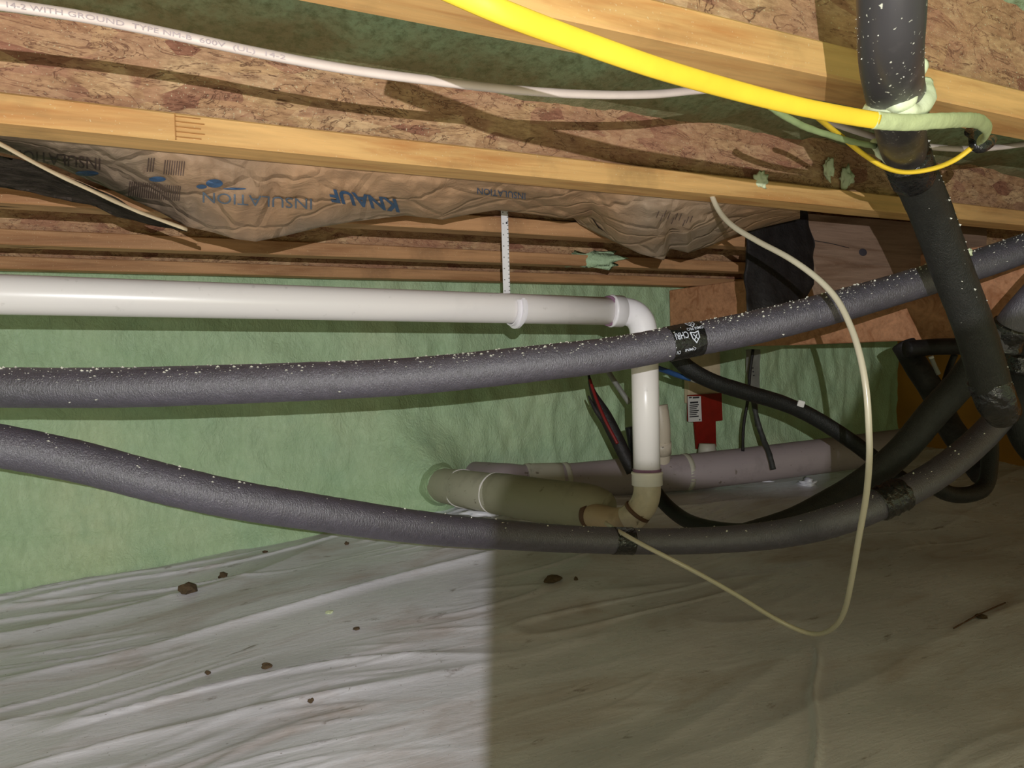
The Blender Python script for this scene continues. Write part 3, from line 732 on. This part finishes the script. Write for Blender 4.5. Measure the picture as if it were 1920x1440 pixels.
# pale post, red board with tag
YW = 2.36
ps = empty('pale_post', PY(1322, 745, YW+.02), 'pale wooden post piece against the wall above the red board', 'post')
a = PY(1290, 640, YW+.02); b = PY(1352, 752, YW+.02)
V, Fc = long_board(b.z, a.z, 0, b.x-a.x, 0, .03, .002, 20, .001, 2); mesh_obj('post_face', [Vector((a.x+v.y, YW+.02+v.z, v.x)) for v in V], Fc, STUD, ps, smooth=False)
rb = empty('red_board', PY(1325, 840, YW), 'dark red T shaped board standing on the wall pipe, with a white tag', 'board')
def prism(pts_px, Y, th, name, mat, parent):
    q = [PY(x, y, Y) for x, y in pts_px]; n = len(q)
    V = [Vector((p.x, Y, p.z)) for p in q]+[Vector((p.x, Y+th, p.z)) for p in q]
    Fc = [tuple(range(n))[::-1], tuple(range(n, 2*n))]+[(i, (i+1) % n, n+(i+1) % n, n+i) for i in range(n)]
    return mesh_obj(name, V, Fc, mat, parent, smooth=False)
prism([(1292, 741), (1353, 737), (1355, 788), (1342, 790), (1343, 838), (1308, 842), (1304, 792), (1292, 790)], YW-.01, .012, 'red_plate', RED, rb)
prism([(1289.5, 743), (1314, 743), (1316, 790), (1291, 791)], YW-.02, .002, 'paper_tag', TAGW, rb)['label'] = 'white printed tag'
V = []; Fc = []
def tagline(x0, x1, y, h):
    p = PY(x0, y, YW-.021); q = PY(x1, y+h, YW-.021); v_, f_ = box((p.x, YW-.0215, q.z), (q.x, YW-.0203, p.z)); Fc.extend([[k+len(V) for k in f] for f in f_]); V.extend(v_)
tagline(1292, 1297, 744.5, 2); tagline(1299, 1311, 744.5, 2); tagline(1294, 1309, 753.5, 2.2)
for i in range(7): tagline(1293, 1310-(i % 3)*2, 759+i*3.6, .7)
tagline(1311, 1313, 786, 2)
mesh_obj('tag_print', V, Fc, INK, rb, smooth=False)['label'] = 'dark heading bars and fine print'
tube('round_foot', pix([(1326, 832, 2.83, .030), (1326, 850, 2.83, .036)]), 0, PVCG, rb, seg=20, n=2)

# strap and cables hanging at the wall right of the red board
o = ribbon_px([(1398, 655, 657, 2.25, 2.25), (1400, 655, 700, 2.25, 2.25), (1410, 655, 760, 2.25, 2.25), (1419, 655, 800, 2.25, 2.25), (1424, 655, 720, 2.25, 2.25), (1426, 655, 660, 2.25, 2.25)], 'grey_strap', GALV, wob=.006)
tag(o, 'grey perforated metal strap hanging on the green wall behind the black hose', 'strap')
for i, y in enumerate((690, 697, 704)):
    q = PY(1412+i, y, 2.238); v_, f_ = sweep([tuple(q), tuple(q+Vector((0, .003, 0)))], .003, 8); mesh_obj('strap_hole', v_, f_, INK, o)
o = tube('thin_black_cable', pix([(1412, 655, 2.70), (1406, 700, 2.70), (1402, 750, 2.72), (1394, 800, 2.72), (1393, 846, 2.70)]), .0055, BPLAST, n=6, seg=8, wob=.001); tag(o, 'thin black cable hanging straight down left of the grey strap', 'cable')
o = tube('dark_grey_cable', pix([(1411, 738, 2.66), (1418, 780, 2.64), (1430, 820, 2.62), (1442, 850, 2.58), (1450, 880, 2.56)]), .0095, plain('scuffed_black', (52, 52, 50), .6, .6, 40), n=8, seg=10, wob=.002); tag(o, 'scuffed dark cable draped down over the mauve wall pipe', 'cable')

# translucent tube loop
o = tube('clear_tube', pix([(1325, 340, 1.26), (1345, 390, 1.24), (1372, 422, 1.20), (1420, 452, 1.15), (1478, 483, 1.10), (1530, 520, 1.07), (1568, 560, 1.05), (1594, 610, 1.03), (1612, 665, 1.01), (1624, 730, 1.0), (1629, 800, 1.0), (1630, 860, 1.01), (1624, 930, 1.04), (1610, 1010, 1.09), (1598, 1080, 1.15), (1585, 1140, 1.22), (1568, 1172, 1.28), (1540, 1188, 1.34), (1505, 1184, 1.38), (1450, 1158, 1.40), (1380, 1115, 1.40), (1300, 1070, 1.40), (1210, 1024, 1.42), (1160, 996, 1.47), (1140, 984, 1.56), (1136, 980, 1.66)]), .0044, TUBEM, n=8, seg=12)
tag(o, 'thin milky plastic tube looping from the joist to the floor and back', 'tube')
for x, y, d in ((1412, 448, 1.155), (1633, 838, 1.0)):
    pass

# cables on top
yc = empty('yellow_cable', P(1300, 150, .46), 'thick flat yellow cable crossing the nearest joist and doubling back through a black staple', 'cable')
rows = [(700, -85, .33), (870, -8, .35), (960, 30, .36), (1100, 82, .39), (1240, 130, .42), (1380, 170, .46), (1500, 200, .49), (1600, 219, .515), (1645, 226, .525)]
V, Fc = sweep(catmull(pix(rows), 10),   .0058, 16, sx=1, sy=.5, up=Vector((0, -.5, 1)).normalized()); mesh_obj('yellow_jacket', V, Fc, YEL, yc)
rows = [(1640, 225.5, .524), (1700, 230, .54), (1760, 227, .56), (1810, 225, .60), (1838, 229, .65), (1852, 243, .70), (1847, 256, .74), (1838, 262, .77)]
V, Fc = sweep(catmull(pix(rows), 10), .0060, 16, sx=1, sy=.5, wob=.0005, wfreq=300, up=Vector((0, -.5, 1)).normalized()); mesh_obj('sprayed_jacket', V, Fc, YELF, yc)['label'] = 'length coated with pale green overspray'
rows = [(1822, 277, .79), (1790, 300, .80), (1750, 316, .80), (1700, 323, .80), (1660, 314, .79), (1620, 290, .78), (1580, 258, .76), (1535, 222, .72), (1515, 204, .68)]
V, Fc = sweep(catmull(pix(rows), 8), .0042, 12, sx=.9, sy=.6); mesh_obj('return_length', V, Fc, YEL, yc)['label'] = 'thinner yellow return length'
sp_ = empty('cable_staple', P(1838, 272, .80), 'black cable staple on the nearest joist holding the yellow cable', 'staple')
tube('staple_hook', pix([(1818, 246, .80, .006), (1829, 252, .79, .007), (1832, 266, .785, .008), (1838, 274, .785, .0075), (1852, 270, .79, .006), (1860, 262, .80, .005)]), 0, TAPE, sp_, seg=12)
wc = tube('white_cable', [tuple(PY(x, y, Y)) for x, y, Y in ((-150, -12, .585), (0, 8, .588), (160, 32, .59), (320, 64, .60), (480, 98, .60), (640, 128, .60), (800, 150, .60), (960, 168, .60), (1100, 177, .60), (1220, 177, .60), (1340, 168, .60), (1440, 180, .60), (1560, 230, .61), (1660, 262, .62), (1740, 275, .62), (1830, 279, .63), (1920, 270, .63), (2000, 255, .63))], .0050, WHITECM if False else WHITEC, n=10, seg=14, sx=1, sy=.75)
tag(wc, 'long white cable with faint printed lettering sweeping across the top left', 'cable')
# faint lettering along the white cable
wpath = [Vector(q[:3]) for q in catmull([tuple(PY(x, y, Y)) for x, y, Y in ((-150, -12, .585), (0, 8, .588), (160, 32, .59), (320, 64, .60), (480, 98, .60), (640, 128, .60), (800, 150, .60))], 24)]
wfr = frames([tuple(q) for q in wpath])
uv, fc = text_polys('14-2 WITH GROUND  TYPE NM-B  600V  (UL)  14-2', 1.0, 0)
V = []
i0_ = 26; i1_ = 104
for (x, y) in uv:
    s = i0_+(i1_-i0_)*x; i = int(s); f = s-i; p = wfr[i][0].lerp(wfr[min(i+1, len(wfr)-1)][0], f); t = wfr[i][1]
    v = (CAM-p); v = (v-t*v.dot(t)).normalized(); b = t.cross(v); b = b if b.z > 0 else -b
    a = (y-.5)*.85; V.append(p+(v*math.cos(a)*1.0+b*math.sin(a))*.00535)
mesh_obj('printed_lettering', V, fc, plain('pale_ink', (160, 148, 150), .6), wc, smooth=False)
o = tube('green_cable', pix([(1440, 196, .62), (1465, 214, .64), (1510, 238, .68), (1560, 255, .72), (1600, 266, .76), (1640, 274, .80)]), .0030, GREENC, n=8, seg=10, wob=.0006, wfreq=200); tag(o, 'thin cable dulled by green overspray behind the yellow cable', 'cable')

# ------------------------------------------------------------------ right-hand cluster of black pipes
def cluster(label, rows, r, mat=BLACKF, name='insulated_pipe', tape=None):
    o = empty(name, P(*rows[len(rows)//2][:3]), label, 'pipe')
    tube('insulation_sleeve', pix(rows), r, mat, o, n=8, seg=22, wob=.0006)
    if tape: tube('tape_band', pix(tape), r+.002, TAPE, o, n=4, seg=22, wob=.005)['label'] = 'shiny crumpled black tape'
    return o
cluster('dark grey insulated pipe entering at right edge with shiny crumpled tape', [(2500, 320, 1.28), (2200, 370, 1.29), (2030, 470, 1.30), (1940, 560, 1.32), (1895, 615, 1.35), (1878, 650, 1.37)], .029, GREYF, tape=[(1900, 608, 1.345), (1886, 632, 1.36), (1880, 655, 1.37)])
cluster('short black insulated pipe descending at the right edge below the shiny tape', [(2060, 420, 1.5), (1960, 530, 1.46), (1925, 600, 1.45), (1915, 680, 1.47), (1902, 740, 1.50), (1915, 800, 1.5), (1960, 860, 1.48), (2080, 930, 1.45), (2300, 960, 1.4)], .030, BLACKF, tape=[(1922, 665, 1.455), (1912, 700, 1.465)])
cluster('black pipe running level right under the wooden beam', [(1700, 655, 1.88), (1760, 650, 1.88), (1850, 648, 1.88), (2100, 640, 1.9), (2500, 620, 1.95)], .021, BPLAST)
cluster('thick black pipe slanting down from the beam behind the leaning pipe', [(1694, 645, 1.95), (1722, 692, 1.92), (1750, 735, 1.9), (1775, 790, 1.85), (1815, 850, 1.8), (1845, 890, 1.75)], .030, BPLAST)
cluster('black pipe hanging vertically and hooking left near the floor', [(1858, 720, 1.70), (1856, 800, 1.68), (1856, 860, 1.66), (1848, 908, 1.64), (1822, 926, 1.62), (1780, 926, 1.6), (1740, 905, 1.58)], .0175, BLACKF)
o = tube('thin_black_pipe', pix([(1790, 665, 1.9), (1780, 690, 1.9), (1772, 715, 1.88)]), .008, BPLAST, n=4, seg=10); tag(o, 'thin black pipe stub between the level pipe and the slanting pipe', 'pipe')
o = tube('bare_tube_stub', pix([(1746, 670, 1.86), (1752, 685, 1.86), (1760, 702, 1.86)]), .0055, GALV, n=4, seg=10); tag(o, 'small pale tube stub shining among the black pipes', 'tube')
tube('stub_tip', pix([(1745, 668, 1.858, .006), (1747, 672, 1.858, .006)]), 0, TAGW, o, seg=10, n=1)

# ------------------------------------------------------------------ foam splashes
def blob(px, py, d, rx, ry, name, mat, label, cat, seed=0, depth=.006, Y=None, group=None):
    c = PY(px, py, Y) if Y else P(px, py, d); k = d if not Y else (c-CAM).dot(Fv); rx, ry = rx*k/FPX, ry*k/FPX
    bm = bmesh.new(); bmesh.ops.create_icosphere(bm, subdivisions=3, radius=1)
    V = []
    for v in bm.verts:
        m_ = 1+.75*noise.noise(v.co*1.7+Vector((seed*7.3, 0, 0)))+.5*noise.noise(v.co*4+Vector((seed, 3, 0)))
        V.append(c+Rv*v.co.x*rx*m_+Uv*v.co.y*ry*m_ - Fv*v.co.z*depth*m_)
    Fc = [[v.index for v in f.verts] for f in bm.faces]; bm.free()
    return tag(mesh_obj(name, V, Fc, mat), label, cat, group)
WY = YF-.001
blob(1426, 336, 0, 11, 13, 'foam_splash', FOAMW, 'round pale foam splash on the top edge of the bright joist', 'foam', 1, .004, WY, 'foam splashes')
blob(1554, 318, 0, 9, 20, 'foam_splash', FOAMW, 'tall torn pale foam splash left of the pipe shadow', 'foam', 2, .004, YF+.012, 'foam splashes')
blob(1587, 334, 0, 12, 17, 'foam_splash', FOAMW, 'ragged pale foam splash nearest the leaning pipe', 'foam', 5, .004, YF+.012, 'foam splashes')
blob(1692, 352, 0, 9, 14, 'foam_splash', FOAMD, 'dim green foam splash tucked left of the leaning pipe', 'foam', 6, .004, YF+.01, 'foam splashes')
blob(1817, 473, 1.22, 6, 7, 'foam_splash', FOAMW, 'small bright foam dab where the leaning pipe crosses the grey pipe', 'foam', 8, .004, None, 'foam splashes')
o = blob(1102, 488, 0, 62, 15, 'foam_overspray', FOAM, 'flat pale green foam patch on a far joist left of the paper flap', 'foam', 3, .004, YF+2*SP+.001)
blob(1420, 905, 2.9, 45, 7, 'plastic_scrap', POLY, 'pale crumpled plastic scrap under the mauve wall pipe', 'scrap', 11, .05)
blob(1515, 905, 2.8, 14, 8, 'plastic_scrap', POLY, 'small pale plastic lump at the right end of the mauve pipe', 'scrap', 12, .03)
blob(905, 962, 2.2, 34, 8, 'plastic_scrap', POLY, 'small bright plastic fold under the large pipe near the wall', 'scrap', 15, .03)

# ------------------------------------------------------------------ dirt on the sheet
def clod(px, py, w, h, label, seed, grp='dirt crumbs lying on the plastic sheet', name='dirt_clod', mat=DIRT):
    c = PZ(px, py, 0.0)
    for _ in range(4): c = PZ(px, py, floor_z(c.x, c.y))
    k = (c-CAM).dot(Fv); rx = w*k/FPX/2; rz = h*k/FPX/2
    bm = bmesh.new(); bmesh.ops.create_icosphere(bm, subdivisions=2, radius=1); V = []
    for v in bm.verts:
        m_ = 1+.5*noise.noise(v.co*1.3+Vector((seed*5.1, 2, 0)))+.2*noise.noise(v.co*4+Vector((seed, 9, 0)))
        V.append(Vector((c.x+v.co.x*rx*m_, c.y+v.co.y*rx*.8*m_, floor_z(c.x, c.y)+rz*.6+v.co.z*rz*m_)))
    Fc = [[v.index for v in f.verts] for f in bm.faces]; bm.free()
    tag(mesh_obj(name, V, Fc, mat, smooth=False), label, 'dirt', grp)
clod(352, 1112, 34, 26, 'largest square brown dirt clod on the lit plastic', 1)
clod(418, 1083, 17, 12, 'dark reddish dirt crumb just right and behind the largest clod', 2)
clod(1036, 1090, 34, 14, 'flat brown dirt clod in the shaded plastic below the sagging pipe', 3)
clod(1080, 1089, 9, 7, 'tiny dark dirt crumb right of the flat clod in the shade', 4)
clod(500, 1252, 18, 12, 'brown dirt crumb on a fold in the lower left plastic', 5)
clod(582, 1309, 11, 10, 'small dirt crumb nearest the bottom of the lit plastic', 6)
clod(650, 1021, 8, 7, 'tiny dark crumb on the plastic close to the sagging pipe', 7)
clod(497, 1036, 9, 5, 'tiny dark crumb at the far edge of the plastic by the green wall', 8)
clod(668, 1180, 14, 6, 'thin brown dirt flake on the lit plastic right of the middle', 9)
clod(390, 1264, 10, 9, 'small dirt crumb left of the crumb on the fold', 10)
clod(1840, 1158, 26, 7, 'brown dirt streak at the far right of the shaded plastic', 11)
clod(617, 1150, 15, 6, 'small pale foam crumb on the lit plastic', 12, None, 'foam_crumb', FOAMW)
# twig
o = None
a = PZ(1788, 1160, .02); b = PZ(1885, 1092, .05)
o = tube('twig', [(a.x, a.y, floor_z(a.x, a.y)+.002), (a.lerp(b, .5).x, a.lerp(b, .5).y, floor_z(a.lerp(b, .5).x, a.lerp(b, .5).y)+.006), (b.x, b.y, floor_z(b.x, b.y)+.003)], .0016, RUST, n=5, seg=6, wob=.0006, wfreq=200)
tag(o, 'thin dark twig lying on the shaded plastic at far right', 'twig')

# ------------------------------------------------------------------ added unseen plate behind the camera, cut to shade the lower right
sh = [(916, 2400, 1.0), (910, 1440, 1.0), (918, 1100, 1.7), (920, 985, 1.9), (935, 925, 2.0), (960, 885, 2.0), (1100, 876, 2.0), (1235, 878, 2.0), (1300, 905, 2.4), (1480, 922, 2.6), (1548, 900, 2.8), (1572, 810, 2.8), (1650, 680, 2.6), (1850, 600, 1.6), (2400, 500, 1.6), (3200, 2400, 1.0)]
q = []
for x, y, d in sh:
    t = P(x, y, d)-LP; zc = t.dot(Fv); q.append(LP + t*(.11/zc))
n = len(q); V = q + [v-Fv*.002 for v in q]
Fc = [tuple(range(n)), tuple(range(n, 2*n))[::-1]]+[(i, (i+1) % n, n+(i+1) % n, n+i) for i in range(n)]
hl = empty('shadow_blocker', LP, 'added black plate behind the camera, outside the frame, shaped to cast the lower right shade', 'lamp')
mesh_obj('blocker_plate', V, Fc, BPLAST, hl, smooth=False)

for o in bpy.data.objects:
    if '_loc' in o: del o['_loc']
